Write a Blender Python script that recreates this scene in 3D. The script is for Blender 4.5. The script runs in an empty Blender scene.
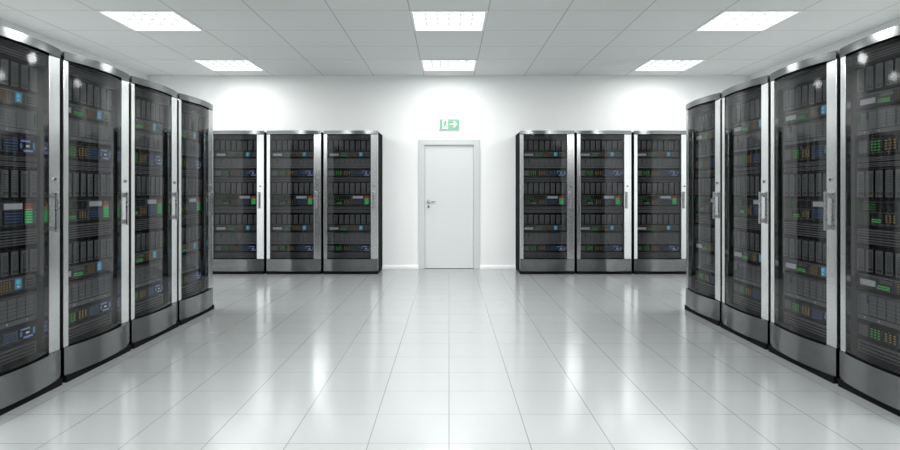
import bpy, bmesh, math, random
from mathutils import Vector, Matrix

random.seed(4)
S = bpy.context.scene
COL = S.collection
PI = math.pi

# ------------------------------------------------------------------ materials
def new_mat(name):
    m = bpy.data.materials.new(name)
    m.use_nodes = True
    nt = m.node_tree
    b = nt.nodes.get('Principled BSDF')
    return m, nt, b

def principled(name, col, rough=0.5, metal=0.0, noise=0.0, nscale=40.0, spec=0.5, stretch=(1, 1, 1), bump=0.0):
    m, nt, b = new_mat(name)
    b.inputs['Base Color'].default_value = (*col, 1)
    b.inputs['Roughness'].default_value = rough
    b.inputs['Metallic'].default_value = metal
    b.inputs['Specular IOR Level'].default_value = spec
    if noise > 0 or bump > 0:
        tc = nt.nodes.new('ShaderNodeTexCoord')
        mp = nt.nodes.new('ShaderNodeMapping')
        mp.inputs['Scale'].default_value = stretch
        nz = nt.nodes.new('ShaderNodeTexNoise')
        nz.inputs['Scale'].default_value = nscale
        nz.inputs['Detail'].default_value = 3
        nt.links.new(tc.outputs['Object'], mp.inputs['Vector'])
        nt.links.new(mp.outputs['Vector'], nz.inputs['Vector'])
        if noise > 0:
            mr = nt.nodes.new('ShaderNodeMapRange')
            mr.inputs['To Min'].default_value = max(0.0, rough - noise)
            mr.inputs['To Max'].default_value = rough + noise
            nt.links.new(nz.outputs['Fac'], mr.inputs['Value'])
            nt.links.new(mr.outputs['Result'], b.inputs['Roughness'])
        if bump > 0:
            bp = nt.nodes.new('ShaderNodeBump')
            bp.inputs['Strength'].default_value = bump
            bp.inputs['Distance'].default_value = 0.001
            nt.links.new(nz.outputs['Fac'], bp.inputs['Height'])
            nt.links.new(bp.outputs['Normal'], b.inputs['Normal'])
    return m

def emitter(name, col, strength):
    m, nt, b = new_mat(name)
    b.inputs['Base Color'].default_value = (*[c * 0.5 for c in col], 1)
    b.inputs['Emission Color'].default_value = (*col, 1)
    b.inputs['Emission Strength'].default_value = strength
    if strength < 2: m.cycles.emission_sampling = 'NONE'
    return m

def glass_mat(name, tint, gloss_rough=0.0):
    """Smoked float glass: tinted see-through layer under a Fresnel reflection."""
    m, nt, b = new_mat(name)
    nt.nodes.remove(b)
    out = nt.nodes['Material Output']
    tr = nt.nodes.new('ShaderNodeBsdfTransparent')
    tr.inputs['Color'].default_value = (*tint, 1)
    gl = nt.nodes.new('ShaderNodeBsdfGlossy')
    gl.inputs['Roughness'].default_value = gloss_rough
    geo = nt.nodes.new('ShaderNodeNewGeometry')
    ior = nt.nodes.new('ShaderNodeMapRange')        # reflecting outer face, inner face reflection left out to thin the veil
    ior.inputs['To Min'].default_value = 1.50
    ior.inputs['To Max'].default_value = 1.0001
    fr = nt.nodes.new('ShaderNodeFresnel')
    mx = nt.nodes.new('ShaderNodeMixShader')
    nt.links.new(geo.outputs['Backfacing'], ior.inputs['Value'])
    nt.links.new(ior.outputs['Result'], fr.inputs['IOR'])
    nt.links.new(fr.outputs['Fac'], mx.inputs['Fac'])
    nt.links.new(tr.outputs['BSDF'], mx.inputs[1])
    nt.links.new(gl.outputs['BSDF'], mx.inputs[2])
    nt.links.new(mx.outputs['Shader'], out.inputs['Surface'])
    return m

def tiled(name, col, seam, sx, sy, ox, oy, width_x, width_y, rough, spec=0.5, coat=0.0, dirt=0.0):
    """Square tiles with thin seams, from object coordinates in metres."""
    m, nt, b = new_mat(name)
    N, L = nt.nodes, nt.links
    tc = N.new('ShaderNodeTexCoord')
    sp = N.new('ShaderNodeSeparateXYZ')
    L.new(tc.outputs['Object'], sp.inputs['Vector'])
    def line(sock, off, size, width):
        a = N.new('ShaderNodeMath'); a.operation = 'SUBTRACT'; a.inputs[1].default_value = off
        L.new(sock, a.inputs[0])
        p = N.new('ShaderNodeMath'); p.operation = 'PINGPONG'; p.inputs[1].default_value = size / 2
        L.new(a.outputs[0], p.inputs[0])
        c = N.new('ShaderNodeMapRange'); c.interpolation_type = 'SMOOTHSTEP'
        c.inputs['From Min'].default_value = width * 0.4
        c.inputs['From Max'].default_value = width * 0.6
        c.inputs['To Min'].default_value = 1; c.inputs['To Max'].default_value = 0
        L.new(p.outputs[0], c.inputs['Value'])
        return c.outputs['Result']
    lx = line(sp.outputs['X'], ox, sx, width_x)
    ly = line(sp.outputs['Y'], oy, sy, width_y)
    mxm = N.new('ShaderNodeMath'); mxm.operation = 'MAXIMUM'
    L.new(lx, mxm.inputs[0]); L.new(ly, mxm.inputs[1])
    mix = N.new('ShaderNodeMix'); mix.data_type = 'RGBA'
    mix.inputs[6].default_value = (*col, 1)
    mix.inputs[7].default_value = (*seam, 1)
    L.new(mxm.outputs[0], mix.inputs[0])
    L.new(mix.outputs[2], b.inputs['Base Color'])
    nz = N.new('ShaderNodeTexNoise'); nz.inputs['Scale'].default_value = 3.0; nz.inputs['Detail'].default_value = 4
    L.new(tc.outputs['Object'], nz.inputs['Vector'])
    mr = N.new('ShaderNodeMapRange')
    mr.inputs['To Min'].default_value = rough * 0.85; mr.inputs['To Max'].default_value = rough * 1.15
    L.new(nz.outputs['Fac'], mr.inputs['Value'])
    L.new(mr.outputs['Result'], b.inputs['Roughness'])
    b.inputs['Specular IOR Level'].default_value = spec
    inv = N.new('ShaderNodeMath'); inv.operation = 'SUBTRACT'; inv.inputs[0].default_value = 1
    L.new(mxm.outputs[0], inv.inputs[1])
    bp = N.new('ShaderNodeBump'); bp.inputs['Strength'].default_value = 0.3; bp.inputs['Distance'].default_value = 0.001
    L.new(inv.outputs[0], bp.inputs['Height'])
    L.new(bp.outputs['Normal'], b.inputs['Normal'])
    return m

PW, PD = 0.82, 0.80          # ceiling panel
PY0 = 6.445                  # a ceiling seam
TF, TY0 = 0.4053, 3.0976
FLOOR_Z = -0.016        # floor tile, a floor seam

M = {}
M['floor'] = tiled('floor_tile', (0.32, 0.333, 0.333), (0.15, 0.158, 0.158), TF, TF, 0, TY0, 0.0045, 0.004, 0.15, spec=1.0)
M['ceiling'] = tiled('ceiling_panel', (0.76, 0.775, 0.77), (0.45, 0.46, 0.46), PW, PD, PW / 2, PY0, 0.012, 0.009, 0.7, spec=0.3)
M['wall_dimmed'] = principled('reflection_dimming_grey', (0.16, 0.165, 0.165), 0.6, noise=0.05, nscale=6, spec=0.3)  # darker than the other walls, to weaken its reflection in the rack glass
M['wall'] = principled('wall_paint', (0.89, 0.90, 0.90), 0.55, noise=0.05, nscale=6, spec=0.3)
M['white'] = principled('white_gloss', (0.93, 0.94, 0.94), 0.3, noise=0.05)
M['door'] = principled('door_paint', (0.66, 0.675, 0.68), 0.35, noise=0.05, nscale=8)
M['frame'] = principled('frame_paint', (0.59, 0.605, 0.61), 0.35, noise=0.05, nscale=8)
M['black'] = principled('black_cabinet', (0.008, 0.008, 0.009), 0.75, noise=0.05, spec=0.03)
M['inside'] = principled('black_interior', (0.010, 0.010, 0.011), 0.6, noise=0.05, spec=0.2)
M['steel'] = principled('brushed_steel', (0.80, 0.81, 0.81), 0.20, 1.0)
M['cap'] = principled('cap_metal', (0.26, 0.27, 0.275), 0.15, 1.0, noise=0.03, nscale=120, stretch=(0.03, 1, 1))
M['kick'] = principled('gunmetal', (0.225, 0.23, 0.235), 0.12, 1.0, noise=0.03, nscale=120, stretch=(0.03, 1, 1))
M['handle'] = principled('handle_metal', (0.40, 0.41, 0.42), 0.28, 1.0, noise=0.04)
M['dark_metal'] = principled('dark_metal', (0.12, 0.12, 0.125), 0.35, 0.8, noise=0.05)
M['glass'] = glass_mat('smoked_glass', (0.645, 0.65, 0.655), 0.06)
M['equip'] = principled('equipment_grey', (0.25, 0.255, 0.26), 0.45, 0.2, noise=0.08, nscale=60)
M['caddy'] = principled('caddy_grey', (0.25, 0.255, 0.26), 0.42, 0.2, noise=0.08, nscale=60)
M['dark'] = principled('equipment_black', (0.016, 0.016, 0.018), 0.55, noise=0.06, spec=0.25)
M['slot'] = principled('slot_black', (0.007, 0.007, 0.008), 0.6, noise=0.05, spec=0.15)
M['mid'] = principled('equipment_charcoal', (0.085, 0.087, 0.092), 0.45, 0.1, noise=0.06)
M['label'] = principled('pale_label', (0.95, 0.95, 0.99), 0.5, noise=0.05)
M['green'] = emitter('led_green', (0.08, 0.75, 0.20), 0.6)
M['dimgreen'] = emitter('led_dim_green', (0.14, 0.55, 0.16), 0.5)
M['amber'] = emitter('led_amber', (0.70, 0.50, 0.22), 0.42)
M['red'] = emitter('led_red', (0.75, 0.18, 0.12), 0.22)
M['blue'] = emitter('led_blue', (0.10, 0.34, 0.50), 0.5)
M['cyan'] = emitter('display_cyan', (0.14, 0.60, 0.85), 0.55)
M['dimblue'] = emitter('led_dim_blue', (0.18, 0.34, 0.66), 0.45)
M['violet'] = emitter('led_violet', (0.34, 0.42, 0.90), 0.45)
M['whiteled'] = emitter('led_white', (0.8, 0.85, 0.9), 0.6)
M['signgreen'] = principled('sign_green', (0.18, 0.46, 0.28), 0.35, noise=0.05)
M['signwhite'] = principled('sign_white', (0.74, 0.90, 0.78), 0.35, noise=0.05)
M['lamp'] = emitter('lamp_diffuser', (0.985, 1.0, 0.995), 2.9)
M['louver'] = principled('louver_aluminium', (0.50, 0.51, 0.51), 0.4, noise=0.05)
M['lampwhite'] = principled('lamp_white', (0.86, 0.865, 0.87), 0.35, noise=0.05)

# ------------------------------------------------------------------ mesh helpers
class MB:
    """Collects shapes into one mesh with material slots."""
    def __init__(self, *mats):
        self.bm = bmesh.new()
        self.mats = list(mats)
    def _mi(self, mat):
        if mat is None: return 0
        if mat not in self.mats: self.mats.append(mat)
        return self.mats.index(mat)
    def box(self, x0, x1, y0, y1, z0, z1, mat=None, bevel=0.0):
        r = bmesh.ops.create_cube(self.bm, size=1.0)
        vs = r['verts']
        for v in vs:
            v.co = Vector(((x0 + x1) / 2 + v.co.x * (x1 - x0), (y0 + y1) / 2 + v.co.y * (y1 - y0), (z0 + z1) / 2 + v.co.z * (z1 - z0)))
        fs = set(f for v in vs for f in v.link_faces)
        if bevel > 0:
            es = set(e for f in fs for e in f.edges)
            r2 = bmesh.ops.bevel(self.bm, geom=list(es), offset=bevel, segments=2, affect='EDGES', profile=0.6)
            fs = set(f for f in r2['faces']) | set(f for f in fs if f.is_valid)
        mi = self._mi(mat)
        for f in fs: f.material_index = mi
        return self
    def prism(self, pts, z0, z1, mat=None, axis='z', smooth=False):
        """Extrude a closed outline. axis z: pts are (x,y); axis y: pts are (x,z) and z0,z1 run along y."""
        mi = self._mi(mat)
        def P(p, t):
            return Vector((p[0], p[1], t)) if axis == 'z' else Vector((p[0], t, p[1]))
        a = [self.bm.verts.new(P(p, z0)) for p in pts]
        b = [self.bm.verts.new(P(p, z1)) for p in pts]
        n = len(pts)
        fs = [self.bm.faces.new(a[::-1]), self.bm.faces.new(b)]
        for i in range(n):
            f = self.bm.faces.new((a[i], a[(i + 1) % n], b[(i + 1) % n], b[i]))
            f.smooth = smooth
            fs.append(f)
        for f in fs: f.material_index = mi
        return self
    def disc(self, cx, cz, r, y0, y1, mat=None, seg=20):
        pts = [(cx + r * math.cos(2 * PI * i / seg), cz + r * math.sin(2 * PI * i / seg)) for i in range(seg)]
        return self.prism(pts, y0, y1, mat, axis='y', smooth=True)
    def build(self, name, parent=None, loc=None):
        bmesh.ops.recalc_face_normals(self.bm, faces=self.bm.faces[:])
        for e in self.bm.edges:
            if len(e.link_faces) == 2 and e.calc_face_angle(0) > math.radians(32): e.smooth = False
        me = bpy.data.meshes.new(name)
        self.bm.to_mesh(me); self.bm.free()
        for m in self.mats: me.materials.append(M[m])
        o = bpy.data.objects.new(name, me)
        COL.objects.link(o)
        if parent is not None: o.parent = parent
        if loc is not None: o.location = loc
        return o

def tag(o, label, cat, group=None):
    o['label'] = label; o['category'] = cat
    if group: o['group'] = group
    return o

def structure(o):
    o['kind'] = 'structure'
    return o

def empty(name, loc, rz=0.0):
    o = bpy.data.objects.new(name, None)
    o.empty_display_size = 0.1
    COL.objects.link(o)
    o.location = loc; o.rotation_euler = (0, 0, rz)
    return o

KIDS = {}
def remember(root):
    for o in bpy.data.objects:
        if o.parent: KIDS.setdefault(o.parent.name, [])
    for o in bpy.data.objects:
        if o.parent and o not in KIDS[o.parent.name]: KIDS[o.parent.name].append(o)

def copy_tree(o, parent=None):
    c = o.copy(); COL.objects.link(c)
    if parent is not None: c.parent = parent
    for ch in KIDS.get(o.name, []): copy_tree(ch, c)
    return c

# ------------------------------------------------------------------ dimensions
CAM_H = 1.25
WALL_Y = 10.095
ROOM_X = 4.92
BACK_Y = -1.96
CEIL = 3.14
TH = 0.12

# ------------------------------------------------------------------ room
m = MB('floor'); m.box(-ROOM_X - TH, ROOM_X + TH, BACK_Y - TH, WALL_Y + 0.6, -0.1 + FLOOR_Z, FLOOR_Z)
structure(m.build('floor'))

m = MB('wall'); m.box(-ROOM_X - TH, -ROOM_X, BACK_Y - TH, WALL_Y + TH, FLOOR_Z, CEIL + 0.2); structure(m.build('wall_left'))
m = MB('wall'); m.box(ROOM_X, ROOM_X + TH, BACK_Y - TH, WALL_Y + TH, FLOOR_Z, CEIL + 0.2); structure(m.build('wall_right'))
m = MB('wall_dimmed'); m.box(-ROOM_X, ROOM_X, BACK_Y - TH, BACK_Y, FLOOR_Z, CEIL + 0.2); structure(m.build('wall_front'))  # unseen wall behind the camera, coloured dark to dim glass reflections

PX = 0.016361                                # metres per pixel on the end wall
FX0, FX1 = (418.6 - 449) * PX, (480.0 - 449) * PX      # outer door frame
FZ1 = (267.7 - 139.6) * PX
LX0, LX1 = (424.8 - 449) * PX, (473.8 - 449) * PX      # leaf
LZ1 = (267.7 - 145.0) * PX
m = MB('wall')
m.box(-ROOM_X, LX0 - 0.03, WALL_Y, WALL_Y + TH, FLOOR_Z, CEIL + 0.2)
m.box(LX1 + 0.03, ROOM_X, WALL_Y, WALL_Y + TH, FLOOR_Z, CEIL + 0.2)
m.box(LX0 - 0.03, LX1 + 0.03, WALL_Y, WALL_Y + TH, LZ1 + 0.03, CEIL + 0.2)
structure(m.build('wall_back'))

# ceiling: one sheet of panels, open where a light fixture sits
LAMP_W, LAMP_SPREAD = 38.0, 178
ROW_DIM = {3: 0.28, 0: 1.1, -3: 1.1, -6: 1.1, -9: 1.1}      # row by the end wall is dimmed
LAMP_COLS = (-4, 0, 4)
LAMP_ROWS = (0, 3, -3, -6, -9)
m = MB('ceiling')
kx = int(math.ceil(ROOM_X / PW)) + 1
for i in range(-kx, kx + 1):
    x0, x1 = max((i - 0.5) * PW, -ROOM_X - 0.05), min((i + 0.5) * PW, ROOM_X + 0.05)
    if x1 <= x0: continue
    for j in range(-13, 7):
        y0, y1 = max(PY0 + j * PD, BACK_Y - 0.05), min(PY0 + (j + 1) * PD, WALL_Y + 0.05)
        if y1 <= y0: continue
        if i in LAMP_COLS and j in LAMP_ROWS: continue
        m.box(x0, x1, y0, y1, CEIL, CEIL + 0.03)
bmesh.ops.remove_doubles(m.bm, verts=m.bm.verts[:], dist=0.0005)
structure(m.build('ceiling'))

# baseboards of the end wall
def baseboard(name, x0, x1):
    m = MB('white')
    prof = [(WALL_Y, FLOOR_Z), (WALL_Y - 0.022, FLOOR_Z), (WALL_Y - 0.022, 0.018), (WALL_Y - 0.006, 0.046), (WALL_Y, 0.046)]
    a = [m.bm.verts.new((x0, p[0], p[1])) for p in prof]; b = [m.bm.verts.new((x1, p[0], p[1])) for p in prof]
    m.bm.faces.new(a); m.bm.faces.new(b[::-1])
    for i in range(5): m.bm.faces.new((a[i], b[i], b[(i + 1) % 5], a[(i + 1) % 5]))
    structure(m.build(name))
baseboard('baseboard_left', -ROOM_X, FX0)
baseboard('baseboard_right', FX1, ROOM_X)

# door: leaf in a frame
door = MB('door')
door.box(LX0 + 0.002, LX1 - 0.002, WALL_Y + 0.012, WALL_Y + 0.052, FLOOR_Z + 0.006, LZ1 - 0.002, bevel=0.003)
door = structure(door.build('door_1'))
m = MB('frame')
D0, D1 = WALL_Y - 0.022, WALL_Y + 0.075
m.box(FX0, LX0, D0, D1 - 0.075, FLOOR_Z, FZ1, bevel=0.005)
m.box(LX1, FX1, D0, D1 - 0.075, FLOOR_Z, FZ1, bevel=0.005)
m.box(LX0 - 0.004, LX1 + 0.004, D0, D1 - 0.075, LZ1, FZ1, bevel=0.005)
m.box(LX0 - 0.028, LX0, WALL_Y, D1, FLOOR_Z, LZ1 + 0.028)
m.box(LX1, LX1 + 0.028, WALL_Y, D1, FLOOR_Z, LZ1 + 0.028)
m.box(LX0, LX1, WALL_Y, D1, LZ1, LZ1 + 0.028)
m.build('door_frame', door)
hx, hz = LX0 + 0.06, (267.7 - 201.5) * PX
m = MB('handle')
m.disc(hx, hz, 0.024, WALL_Y + 0.003, WALL_Y + 0.0125)
m.disc(hx, hz, 0.009, WALL_Y - 0.045, WALL_Y + 0.004, seg=12)
m.box(hx - 0.010, hx + 0.125, WALL_Y - 0.054, WALL_Y - 0.036, hz - 0.010, hz + 0.010, bevel=0.006)
m.build('door_handle', door)
m = MB('handle', 'slot')
m.disc(hx, hz - 0.085, 0.022, WALL_Y + 0.004, WALL_Y + 0.0125)
m.box(hx - 0.004, hx + 0.004, WALL_Y + 0.001, WALL_Y + 0.005, hz - 0.097, hz - 0.073, 'slot')
m.build('keyhole', door)
for zz in (0.25, 1.0, 1.76):
    m = MB('frame')
    pts = [(LX1 - 0.002 + 0.009 * math.cos(2 * PI * i / 12), WALL_Y + 0.004 + 0.009 * math.sin(2 * PI * i / 12)) for i in range(12)]
    m.prism(pts, zz, zz + 0.11, smooth=True)
    m.build('hinge', door)

# exit sign
ex, ez = (449.4 - 449) * PX, 1.25 + (191.3 - 124.4) * PX
sw, sh = 0.160, 0.083
sign = MB('white')
sign.box(-sw - 0.006, sw + 0.006, -0.03, 0.0, -sh - 0.006, sh + 0.006, bevel=0.004)
sign = sign.build('exit_sign', loc=(ex, WALL_Y, ez))
tag(sign, 'small green exit sign with running figure and right arrow on wall above the door', 'sign')
m = MB('signgreen'); m.box(-sw, sw, -0.034, -0.0295, -sh, sh); m.build('sign_face', sign)
m = MB('signwhite')
m.box(-0.118, -0.022, -0.0355, -0.0335, -sh + 0.006, sh - 0.010)
m.build('doorway_pictogram', sign)
m = MB('signgreen')                         # running figure in the doorway
yf = (-0.037, -0.035)
m.disc(-0.060, 0.046, 0.012, *yf, seg=14)
for (ax, az, bx, bz, w) in ((-0.064, 0.032, -0.074, -0.006, 0.012), (-0.064, 0.030, -0.042, 0.014, 0.006), (-0.042, 0.014, -0.030, 0.020, 0.006),
                            (-0.066, 0.030, -0.088, 0.022, 0.006), (-0.088, 0.022, -0.096, 0.004, 0.006),
                            (-0.072, -0.006, -0.050, -0.020, 0.008), (-0.050, -0.020, -0.054, -0.046, 0.007),
                            (-0.075, -0.006, -0.086, -0.034, 0.008), (-0.086, -0.034, -0.108, -0.040, 0.007)):
    d = Vector((bx - ax, bz - az)).normalized(); n = Vector((-d.y, d.x)) * w
    e = d * w * 0.4
    m.prism([(ax - e.x + n.x, az - e.y + n.y), (ax - e.x - n.x, az - e.y - n.y), (bx + e.x - n.x, bz + e.y - n.y), (bx + e.x + n.x, bz + e.y + n.y)], *yf, axis='y')
m.build('running_figure', sign)
m = MB('signwhite')
m.prism([(0.008, 0.012), (0.008, -0.012), (0.082, -0.012), (0.056, -0.050), (0.088, -0.050), (0.128, 0.0), (0.088, 0.050), (0.056, 0.050), (0.082, 0.012)], -0.036, -0.0335, axis='y')
m.build('arrow', sign)

# ------------------------------------------------------------------ ceiling lights
def make_light():
    r = empty('ceiling_light', (0, 0, CEIL))
    hw, hd = PW / 2, PD / 2
    m = MB('lampwhite')
    for s in (-1, 1):
        xa, xb = sorted((s * (hw - 0.001), s * (hw - 0.028)))
        m.box(xa, xb, -hd + 0.001, hd - 0.001, -0.008, 0.006)
        ya, yb = sorted((s * (hd - 0.001), s * (hd - 0.028)))
        m.box(-hw + 0.028, hw - 0.028, ya, yb, -0.008, 0.006)
    m.build('light_frame', r)
    m = MB('lampwhite')
    for s in (-1, 1):
        xa, xb = sorted((s * (hw - 0.020), s * (hw - 0.028)))
        m.box(xa, xb, -hd + 0.02, hd - 0.02, 0.006, 0.10)
        ya, yb = sorted((s * (hd - 0.020), s * (hd - 0.028)))
        m.box(-hw + 0.028, hw - 0.028, ya, yb, 0.006, 0.10)
    m.box(-hw + 0.02, hw - 0.02, -hd + 0.02, hd - 0.02, 0.10, 0.11)
    m.build('housing', r)
    m = MB('lamp')
    m.box(-hw + 0.04, hw - 0.04, -hd + 0.04, hd - 0.04, 0.060, 0.066)
    m.build('diffuser', r)
    m = MB('louver')
    for k in range(1, 6):
        x = -hw + 0.028 + k * (PW - 0.056) / 6
        m.box(x - 0.002, x + 0.002, -hd + 0.028, hd - 0.028, 0.004, 0.045)
    for k in range(1, 4):
        y = -hd + 0.028 + k * (PD - 0.056) / 4
        m.box(-hw + 0.028, hw - 0.028, y - 0.002, y + 0.002, 0.002, 0.047)
    m.build('louver', r)
    return r

light0 = make_light()
remember(light0)
LN = {(-4, 0): 'recessed square louvred ceiling light above the left rack row, the nearer of its two',
      (-4, 3): 'recessed square ceiling light at far left, beyond the left rack row near the end wall',
      (0, 0): 'recessed square louvred ceiling light over the centre aisle, the larger one at the top edge',
      (0, 3): 'recessed square ceiling light over the centre aisle, nearest the exit door wall',
      (4, 0): 'recessed square louvred ceiling light above the right rack row, the nearer of its two',
      (4, 3): 'recessed square ceiling light at far right, beyond the right rack row near the end wall'}
first = True
for j in LAMP_ROWS:
    for i in LAMP_COLS:
        o = light0 if first else copy_tree(light0)
        first = False
        o.location = (i * PW, PY0 + (j + 0.5) * PD, CEIL)
        la = bpy.data.lights.new('fixture_light', 'AREA')      # the light this fixture throws, cut off by its louvre
        la.shape = 'RECTANGLE'; la.size = PW - 0.1; la.size_y = PD - 0.1
        la.energy = LAMP_W * ROW_DIM[j]; la.spread = math.radians(LAMP_SPREAD); la.color = (0.985, 1.0, 0.995)
        lo = bpy.data.objects.new('fixture_light', la); COL.objects.link(lo)
        lo.location = (i * PW, PY0 + (j + 0.5) * PD, CEIL - 0.002)
        if (i, j) in LN:
            tag(o, LN[(i, j)], 'ceiling light', 'square ceiling lights in view')
        else:
            tag(o, 'recessed square ceiling light overhead at the near end, beyond the top of the picture', 'ceiling light', 'square ceiling lights overhead at the near end')

# ------------------------------------------------------------------ server rack
RW = 0.832; HW = RW / 2; RD = 0.635; RH = 2.177
Z_KICK0, Z_KICK1, Z_CAP = 0.030, 0.214, 2.122
STL, STR = 0.053, 0.109
GX0, GX1 = -HW + STL, HW - STR
FACE = 0.082                                # equipment faces lie this far behind the door frame
EX0, EX1 = GX0 - 0.008, GX1 + 0.004
EW = EX1 - EX0

def arc(x0, x1, y_edge, sag, n=20):
    c, h = (x0 + x1) / 2, (x1 - x0) / 2
    R = (h * h + sag * sag) / (2 * sag)
    return [(x0 + (x1 - x0) * k / n, y_edge + (R - sag) - math.sqrt(max(0, R * R - (x0 + (x1 - x0) * k / n - c) ** 2))) for k in range(n + 1)]

rack0 = empty('server_rack', (0, 0, 0))

# cabinet shell
m = MB('black', 'inside')
m.box(-HW, -HW + 0.022, 0.034, RD, Z_KICK0, RH - 0.012, 'black')
m.box(HW - 0.022, HW, 0.034, RD, Z_KICK0, RH - 0.012, 'black')
m.box(-HW + 0.022, HW - 0.022, RD - 0.02, RD, Z_KICK0, RH - 0.012, 'black')
m.box(-HW + 0.022, HW - 0.022, 0.034, RD - 0.02, RH - 0.06, RH - 0.012, 'black')
m.box(-HW + 0.022, HW - 0.022, 0.034, RD - 0.02, Z_KICK0, 0.19, 'black')
m.box(-HW + 0.022, EX0 - 0.001, 0.036, FACE + 0.02, 0.19, RH - 0.06, 'inside')
m.box(EX1 + 0.001, HW - 0.022, 0.036, FACE + 0.02, 0.19, RH - 0.06, 'inside')
m.build('cabinet_body', rack0)
m = MB('black'); m.box(-HW + 0.004, HW - 0.004, -0.020, RD, FLOOR_Z, Z_KICK0); m.build('plinth', rack0)
# curved cap and kick panel
m = MB('cap')
pts = arc(-HW, HW, -0.006, 0.042)
m.prism(pts + [(HW, 0.0335), (-HW, 0.0335)], Z_CAP, RH, smooth=True)
m.build('top_cap', rack0)
m = MB('kick')
m.prism(arc(-HW, HW, -0.006, 0.042) + [(HW, 0.0335), (-HW, 0.0335)], Z_KICK0 + 0.001, Z_KICK1, smooth=True)
m.build('kick_panel', rack0)
# door: two stiles and slim dark rails; pane, handle and lock belong to it
m = MB('steel', 'black')
ZD0, ZD1 = Z_KICK1 + 0.0015, Z_CAP - 0.0015
m.box(-HW + 0.001, GX0, -0.002, 0.033, ZD0, ZD1, 'steel', bevel=0.003)
m.box(GX1, HW - 0.001, -0.002, 0.033, ZD0, ZD1, 'steel', bevel=0.003)
m.prism(arc(GX0, GX1, 0.008, 0.035) + [(GX1, 0.033), (GX0, 0.033)], ZD0, ZD0 + 0.010, 'black')
m.prism(arc(GX0, GX1, 0.008, 0.035) + [(GX1, 0.033), (GX0, 0.033)], ZD1 - 0.010, ZD1, 'black')
door0 = m.build('rack_door', rack0)
m = MB('glass')
m.prism(arc(GX0, GX1, 0.000, 0.035, 28) + arc(GX0, GX1, 0.006, 0.035, 28)[::-1], ZD0 + 0.0102, ZD1 - 0.0102, smooth=True)
gl = m.build('glass_pane', door0); gl['label'] = 'smoked curved glass pane'
hx = GX1 + 0.034
m = MB('handle')
m.box(hx - 0.013, hx + 0.013, -0.036, -0.020, 0.988, 1.246, 'handle', bevel=0.004)
m.box(hx - 0.010, hx + 0.010, -0.022, -0.0015, 0.996, 1.030, 'handle')
m.box(hx - 0.010, hx + 0.010, -0.022, -0.0015, 1.204, 1.238, 'handle')
m.build('door_handle', door0)
m = MB('handle', 'slot')
m.disc(hx + 0.016, 1.328, 0.0135, -0.009, -0.0015, 'handle')
m.disc(hx + 0.016, 1.328, 0.0085, -0.0105, -0.0085, 'dark_metal')
m.box(hx + 0.0145, hx + 0.0175, -0.0112, -0.010, 1.321, 1.335, 'slot')
m.build('keylock', door0)

# -------- equipment (fractions u run across the equipment width)
def U(u): return EX0 + u * EW
YB = FACE + 0.26                              # how far a chassis reaches back

def chassis(name, z0, z1, mat, inset=0.0):
    m = MB(mat)
    m.box(EX0, EX1, FACE + inset, YB, z0, z1, mat)
    return m

def dots(m, u0, u1, z0, z1, nx, nz, mat, wx=0.5, wz=0.5, y0=FACE - 0.0035, y1=FACE + 0.001):
    dx, dz = (u1 - u0) * EW / nx, (z1 - z0) / nz
    for a in range(nx):
        for b in range(nz):
            cx, cz = U(u0) + (a + 0.5) * dx, z0 + (b + 0.5) * dz
            m.box(cx - dx * wx / 2, cx + dx * wx / 2, y0, y1, cz - dz * wz / 2, cz + dz * wz / 2, mat)

def leds(parent, name, u0, u1, z0, z1, nx, nz, mat, wx=0.55, wz=0.55):
    m = MB(mat)
    dots(m, u0, u1, z0, z1, nx, nz, mat, wx, wz, FACE - 0.006, FACE - 0.0025)
    if nx * nz > 1: m.box(U(u0), U(u1), FACE - 0.004, FACE - 0.0005, z0, z1, 'dark')
    return m.build(name, parent)

def vent(z0, z1, rows=3, cols=34, F=FACE):
    FACE = F
    m = MB('caddy'); m.box(EX0, EX1, F, YB, z0, z1, 'caddy')
    m.box(EX0, EX1, FACE - 0.004, FACE, z1 - 0.006, z1, 'equip')
    m.box(EX0, EX1, FACE - 0.004, FACE, z0, z0 + 0.005, 'dark')
    dots(m, 0.03, 0.97, z0 + 0.008, z1 - 0.009, cols, rows, 'slot', 0.55, 0.5, F - 0.0035, F + 0.001)
    m.build('vent_panel', rack0)
    # pale mesh strip between the perforations is part of the panel

def grille(z0, z1):
    m = chassis('grille_panel', z0, z1, 'equip')
    n = 2
    h = (z1 - z0) / n
    for k in range(n):
        a = z0 + k * h
        m.box(EX0, EX1, FACE - 0.003, FACE, a, a + 0.009, 'slot')
        dots(m, 0.02, 0.98, a + 0.012, a + h - 0.004, 40, 2, 'dark', 0.55, 0.5)
    m.build('grille_panel', rack0)

def caddy_mesh(h):
    w = EW / 8 * 0.73
    m = MB('caddy', 'slot', 'mid')
    m.box(-w / 2 + 0.002, w / 2 - 0.002, -0.0095, 0.03, 0.002, h - 0.002, 'slot')
    m.box(-w / 2, w / 2, -0.012, -0.009, 0, h, 'caddy', bevel=0.001)
    m.box(-w / 2 + 0.004, -w / 2 + 0.010, -0.0145, -0.0115, 0.008, h - 0.008, 'caddy')        # latch lever along the left
    m.box(-w / 2 + 0.014, w / 2 - 0.006, -0.0135, -0.0115, h * 0.06, h * 0.20, 'mid')
    for a in range(3):
        for b in range(7):
            x = -w / 2 + 0.022 + a * (w - 0.034) / 2
            z = h * 0.28 + b * h * 0.092
            m.box(x - 0.0035, x + 0.0035, -0.0128, -0.0115, z - 0.003, z + 0.003, 'slot')
    m.box(w / 2 - 0.013, w / 2 - 0.008, -0.015, -0.0115, h * 0.10, h * 0.14, 'dark')
    return m

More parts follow.
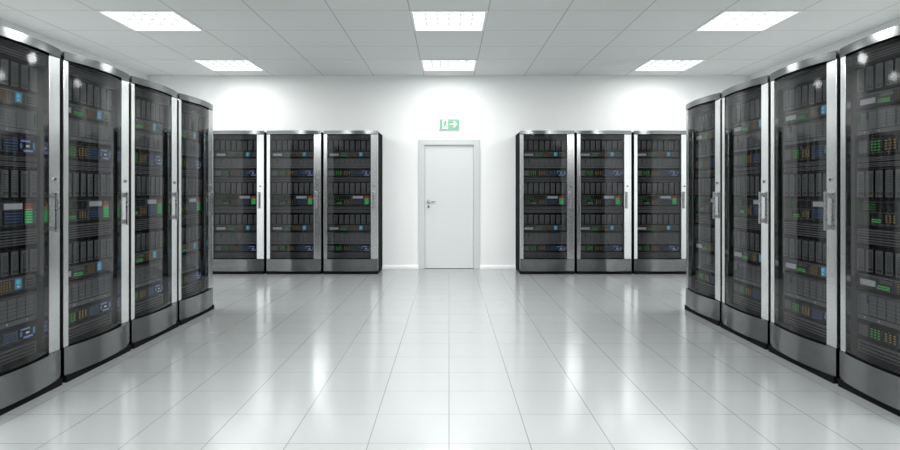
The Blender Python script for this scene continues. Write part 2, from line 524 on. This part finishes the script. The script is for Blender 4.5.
def drives(z0, z1, lit):
    m = chassis('drive_shelf', z0, z1, 'slot', inset=0.02)
    m.box(EX0, EX1, FACE - 0.006, FACE + 0.03, z0 - 0.006, z0, 'dark')
    m.box(EX0, EX1, FACE - 0.004, FACE + 0.03, z1, z1 + 0.006, 'dark')
    sh = m.build('drive_shelf', rack0)
    h = (z1 - z0) - 0.006
    base = caddy_mesh(h).build('drive_caddy', sh, (U(0.5 / 8), FACE, z0 + 0.003))
    for k in range(1, 8):
        c = base.copy(); COL.objects.link(c); c.parent = sh
        c.location = (U((k + 0.5) / 8), FACE, z0 + 0.003)
    for k in lit:
        m = MB('amber' if k % 2 else 'dimgreen')
        w = EW / 8 * 0.8
        m.box(U((k + 0.5) / 8) + w / 2 - 0.017, U((k + 0.5) / 8) + w / 2 - 0.011, FACE - 0.0165, FACE - 0.0145, z0 + h * 0.10, z0 + h * 0.13)
        m.build('status_light', sh)

def panel_a(z0, z1):
    h = z1 - z0
    m = chassis('switch_unit', z0, z1, 'mid')
    m.box(EX0, EX1, FACE - 0.010, FACE + 0.03, z0 - 0.014, z0, 'dark')
    m.box(U(0.02), U(0.98), FACE - 0.003, FACE, z0 + h * 0.88, z1 - 0.002, 'equip')
    m.box(U(0.84), U(0.97), FACE - 0.003, FACE, z0 + h * 0.10, z0 + h * 0.82, 'equip')
    dots(m, 0.30, 0.47, z0 + h * 0.52, z0 + h * 0.84, 6, 1, 'equip', 0.75, 0.8)
    dots(m, 0.85, 0.96, z0 + h * 0.15, z0 + h * 0.78, 4, 3, 'dark', 0.6, 0.6, FACE - 0.005, FACE - 0.002)
    u = m.build('switch_unit', rack0)
    m = MB('label'); m.box(U(0.045), U(0.245), FACE - 0.004, FACE, z0 + h * 0.20, z0 + h * 0.62)
    m.build('label_plate', u)['label'] = 'pale label plate'
    leds(u, 'green_indicators', 0.28, 0.44, z0 + h * 0.10, z0 + h * 0.42, 6, 2, 'dimgreen', 0.7, 0.6)
    leds(u, 'amber_indicators', 0.52, 0.66, z0 + h * 0.14, z0 + h * 0.82, 4, 4, 'amber', 0.4, 0.34)
    m = MB('cyan', 'whiteled')
    m.box(U(0.715), U(0.795), FACE - 0.004, FACE, z0 + h * 0.14, z0 + h * 0.86, 'blue')
    m.box(U(0.725), U(0.765), FACE - 0.006, FACE - 0.003, z0 + h * 0.50, z0 + h * 0.78, 'cyan')
    m.box(U(0.735), U(0.755), FACE - 0.0075, FACE - 0.005, z0 + h * 0.26, z0 + h * 0.36, 'whiteled')
    m.build('blue_display', u)

def blank(z0, z1):
    h = z1 - z0
    m = chassis('storage_unit', z0, z1, 'equip')
    m.box(EX0, EX1, FACE - 0.006, FACE + 0.03, z0 - 0.014, z0, 'dark')
    m.box(U(0.02), U(0.98), FACE - 0.004, FACE, z1 - 0.012, z1 - 0.004, 'mid')
    for k in range(9):                                        # shallow bays
        x = U(0.03 + 0.94 * k / 8)
        m.box(x - 0.0025, x + 0.0025, FACE - 0.002, FACE + 0.001, z0 + h * 0.22, z1 - 0.016, 'mid')
    dots(m, 0.04, 0.96, z0 + h * 0.28, z0 + h * 0.80, 32, 4, 'mid', 0.35, 0.25, FACE - 0.0025, FACE + 0.001)
    m.box(EX0, EX1, FACE - 0.003, FACE, z0 + h * 0.17, z0 + h * 0.20, 'dark')
    m.box(U(0.14), U(0.155), FACE - 0.008, FACE, z0 + h * 0.62, z0 + h * 0.92, 'dark')
    u = m.build('storage_unit', rack0)
    for q in (0.10, 0.29, 0.60, 0.86):
        leds(u, 'status_light', q, q + 0.012, z0 + h * 0.06, z0 + h * 0.12, 1, 1, 'whiteled', 0.6, 0.7)

def panel_b(z0, z1):
    h = z1 - z0
    m = chassis('controller_unit', z0, z1, 'mid')
    m.box(EX0, EX1, FACE - 0.010, FACE + 0.03, z0 - 0.016, z0, 'dark')
    m.box(EX0, EX1, FACE - 0.008, FACE + 0.03, z1, z1 + 0.014, 'dark')
    m.box(U(0.02), U(0.14), FACE - 0.003, FACE, z0 + h * 0.1, z0 + h * 0.9, 'equip')
    dots(m, 0.16, 0.54, z0 + h * 0.06, z0 + h * 0.94, 3, 1, 'dark', 0.8, 1.0, FACE - 0.003, FACE)
    m.box(U(0.755), U(0.985), FACE - 0.003, FACE, z0 + h * 0.06, z0 + h * 0.94, 'dark')
    u = m.build('controller_unit', rack0)
    leds(u, 'green_indicators', 0.18, 0.32, z0 + h * 0.12, z0 + h * 0.88, 3, 4, 'dimgreen', 0.5, 0.4)
    leds(u, 'amber_indicators', 0.36, 0.52, z0 + h * 0.15, z0 + h * 0.85, 3, 4, 'amber', 0.4, 0.34)
    leds(u, 'blue_indicators', 0.56, 0.74, z0 + h * 0.12, z0 + h * 0.88, 6, 4, 'dimblue', 0.34, 0.34)
    m = MB('violet', 'blue')
    m.box(U(0.78), U(0.90), FACE - 0.006, FACE - 0.002, z0 + h * 0.76, z0 + h * 0.87, 'violet')
    m.box(U(0.82), U(0.94), FACE - 0.006, FACE - 0.002, z0 + h * 0.12, z0 + h * 0.25, 'violet')
    m.box(U(0.775), U(0.795), FACE - 0.006, FACE - 0.002, z0 + h * 0.34, z0 + h * 0.66, 'blue')
    m.box(U(0.945), U(0.97), FACE - 0.006, FACE - 0.002, z0 + h * 0.30, z0 + h * 0.78, 'blue')
    m.box(U(0.85), U(0.89), FACE - 0.006, FACE - 0.002, z0 + h * 0.44, z0 + h * 0.56, 'whiteled')
    m.build('lit_bracket_display', u)

def panel_c(z0, z1):
    h = z1 - z0
    m = chassis('monitor_unit', z0, z1, 'mid')
    m.box(EX0, EX1, FACE - 0.010, FACE + 0.03, z0 - 0.016, z0, 'dark')
    m.box(EX0, EX1, FACE - 0.008, FACE + 0.03, z1, z1 + 0.012, 'dark')
    m.box(U(0.02), U(0.52), FACE - 0.003, FACE, z0 + h * 0.56, z0 + h * 0.95, 'dark')
    dots(m, 0.16, 0.54, z0 + h * 0.08, z0 + h * 0.50, 3, 1, 'dark', 0.8, 1.0, FACE - 0.003, FACE)
    m.box(U(0.56), U(0.80), FACE - 0.003, FACE, z0 + h * 0.06, z0 + h * 0.62, 'dark')
    m.box(U(0.82), U(0.945), FACE - 0.003, FACE, z0 + h * 0.06, z0 + h * 0.96, 'dark')
    u = m.build('monitor_unit', rack0)
    m = MB('label'); m.box(U(0.57), U(0.80), FACE - 0.005, FACE, z0 + h * 0.68, z0 + h * 0.92)
    m.build('label_plate', u)['label'] = 'pale label plate'
    leds(u, 'small_indicators', 0.05, 0.26, z0 + h * 0.60, z0 + h * 0.92, 7, 3, 'dimgreen', 0.3, 0.3)
    leds(u, 'green_indicators', 0.20, 0.32, z0 + h * 0.10, z0 + h * 0.28, 4, 2, 'dimgreen', 0.7, 0.6)
    leds(u, 'amber_indicators', 0.37, 0.51, z0 + h * 0.12, z0 + h * 0.46, 3, 4, 'amber', 0.4, 0.34)
    leds(u, 'blue_indicators', 0.57, 0.79, z0 + h * 0.10, z0 + h * 0.58, 7, 4, 'dimblue', 0.34, 0.34)
    m = MB('green', 'red', 'amber')
    for k in range(8):
        c = 'green' if k < 5 else ('amber' if k < 6 else 'red')
        za = z0 + h * (0.09 + 0.108 * k)
        m.box(U(0.835), U(0.93), FACE - 0.007, FACE - 0.002, za, za + h * 0.06, c)
    m.build('level_meter', u)
    leds(u, 'cyan_lights', 0.955, 0.985, z0 + h * 0.30, z0 + h * 0.60, 1, 2, 'blue', 0.6, 0.6)

vent(2.044, 2.108, F=FACE - 0.052)
drives(1.878, 2.032, (2, 5))
panel_a(1.781, 1.862)
blank(1.608, 1.758)
panel_b(1.484, 1.578)
grille(1.392, 1.462)
drives(1.212, 1.380, (1, 4))
panel_c(1.040, 1.188)
grille(0.912, 1.012)
drives(0.744, 0.890, (6,))
panel_a(0.642, 0.728)
blank(0.438, 0.614)
panel_b(0.330, 0.412)
vent(0.222, 0.304)

remember(rack0)
XF = 2.549
SIDE_Y = (3.585, 4.455, 5.325, 6.197)
PLACES = []
LEFT = ('nearest the camera in the left row, cut by picture edge', 'second from the camera in the left row',
        'third from the camera in the left row', 'fourth and farthest from the camera in the left row')
RIGHT = ('nearest the camera in the right row, cut by picture edge', 'second from the camera in the right row',
         'third from the camera in the right row', 'fourth and farthest from the camera in the right row')
for y, t in zip(SIDE_Y, LEFT): PLACES.append(((-XF, y + 0.039, 0), PI / 2, t, 'server racks in the left row'))
for y, t in zip(SIDE_Y, RIGHT): PLACES.append(((XF, y + 0.016, 0), -PI / 2, t, 'server racks in the right row'))
BACK = ('beside the door, nearest it on the left', 'middle one of the three left of the door',
        'outermost of the three left of the door')
BACKR = ('beside the door, nearest it on the right', 'middle one of the three right of the door',
         'outermost of the three right of the door')
for k in range(3):
    PLACES.append(((-1.086 - HW - k * 0.872, 9.44, 0), 0, BACK[k], 'server racks on the end wall left of the door'))
for k in range(3):
    PLACES.append(((1.086 + HW + k * 0.872, 9.44, 0), 0, BACKR[k], 'server racks on the end wall right of the door'))
short = 'black glass-door server rack, '
for n, (loc, rz, t, g) in enumerate(PLACES):
    o = rack0 if n == 0 else copy_tree(rack0)
    o.location = loc; o.rotation_euler = (0, 0, rz)
    tag(o, short + t, 'server rack', g)

# ------------------------------------------------------------------ world, camera, view
w = bpy.data.worlds.new('World'); S.world = w
w.use_nodes = True
w.node_tree.nodes['Background'].inputs['Color'].default_value = (0.02, 0.02, 0.02, 1)

cam = bpy.data.cameras.new('Camera')
cam.sensor_fit = 'HORIZONTAL'; cam.sensor_width = 36
cam.lens = 617 / 900 * 36
cam.shift_x = 1 / 900
cam.shift_y = -(225 - 191.3) / 900
cam.clip_start = 0.05
co = bpy.data.objects.new('Camera', cam); COL.objects.link(co)
co.location = (0, 0, CAM_H); co.rotation_euler = (PI / 2, 0, 0)
S.camera = co

S.view_settings.view_transform = 'Standard'
S.view_settings.look = 'None'
S.view_settings.gamma = 1
S.view_settings.use_curve_mapping = False
S.view_settings.exposure = 0.62
S.cycles.max_bounces = 10
S.cycles.diffuse_bounces = 5
S.cycles.glossy_bounces = 5
S.cycles.transparent_max_bounces = 16
S.cycles.sample_clamp_indirect = 8.0
S.cycles.caustics_reflective = False
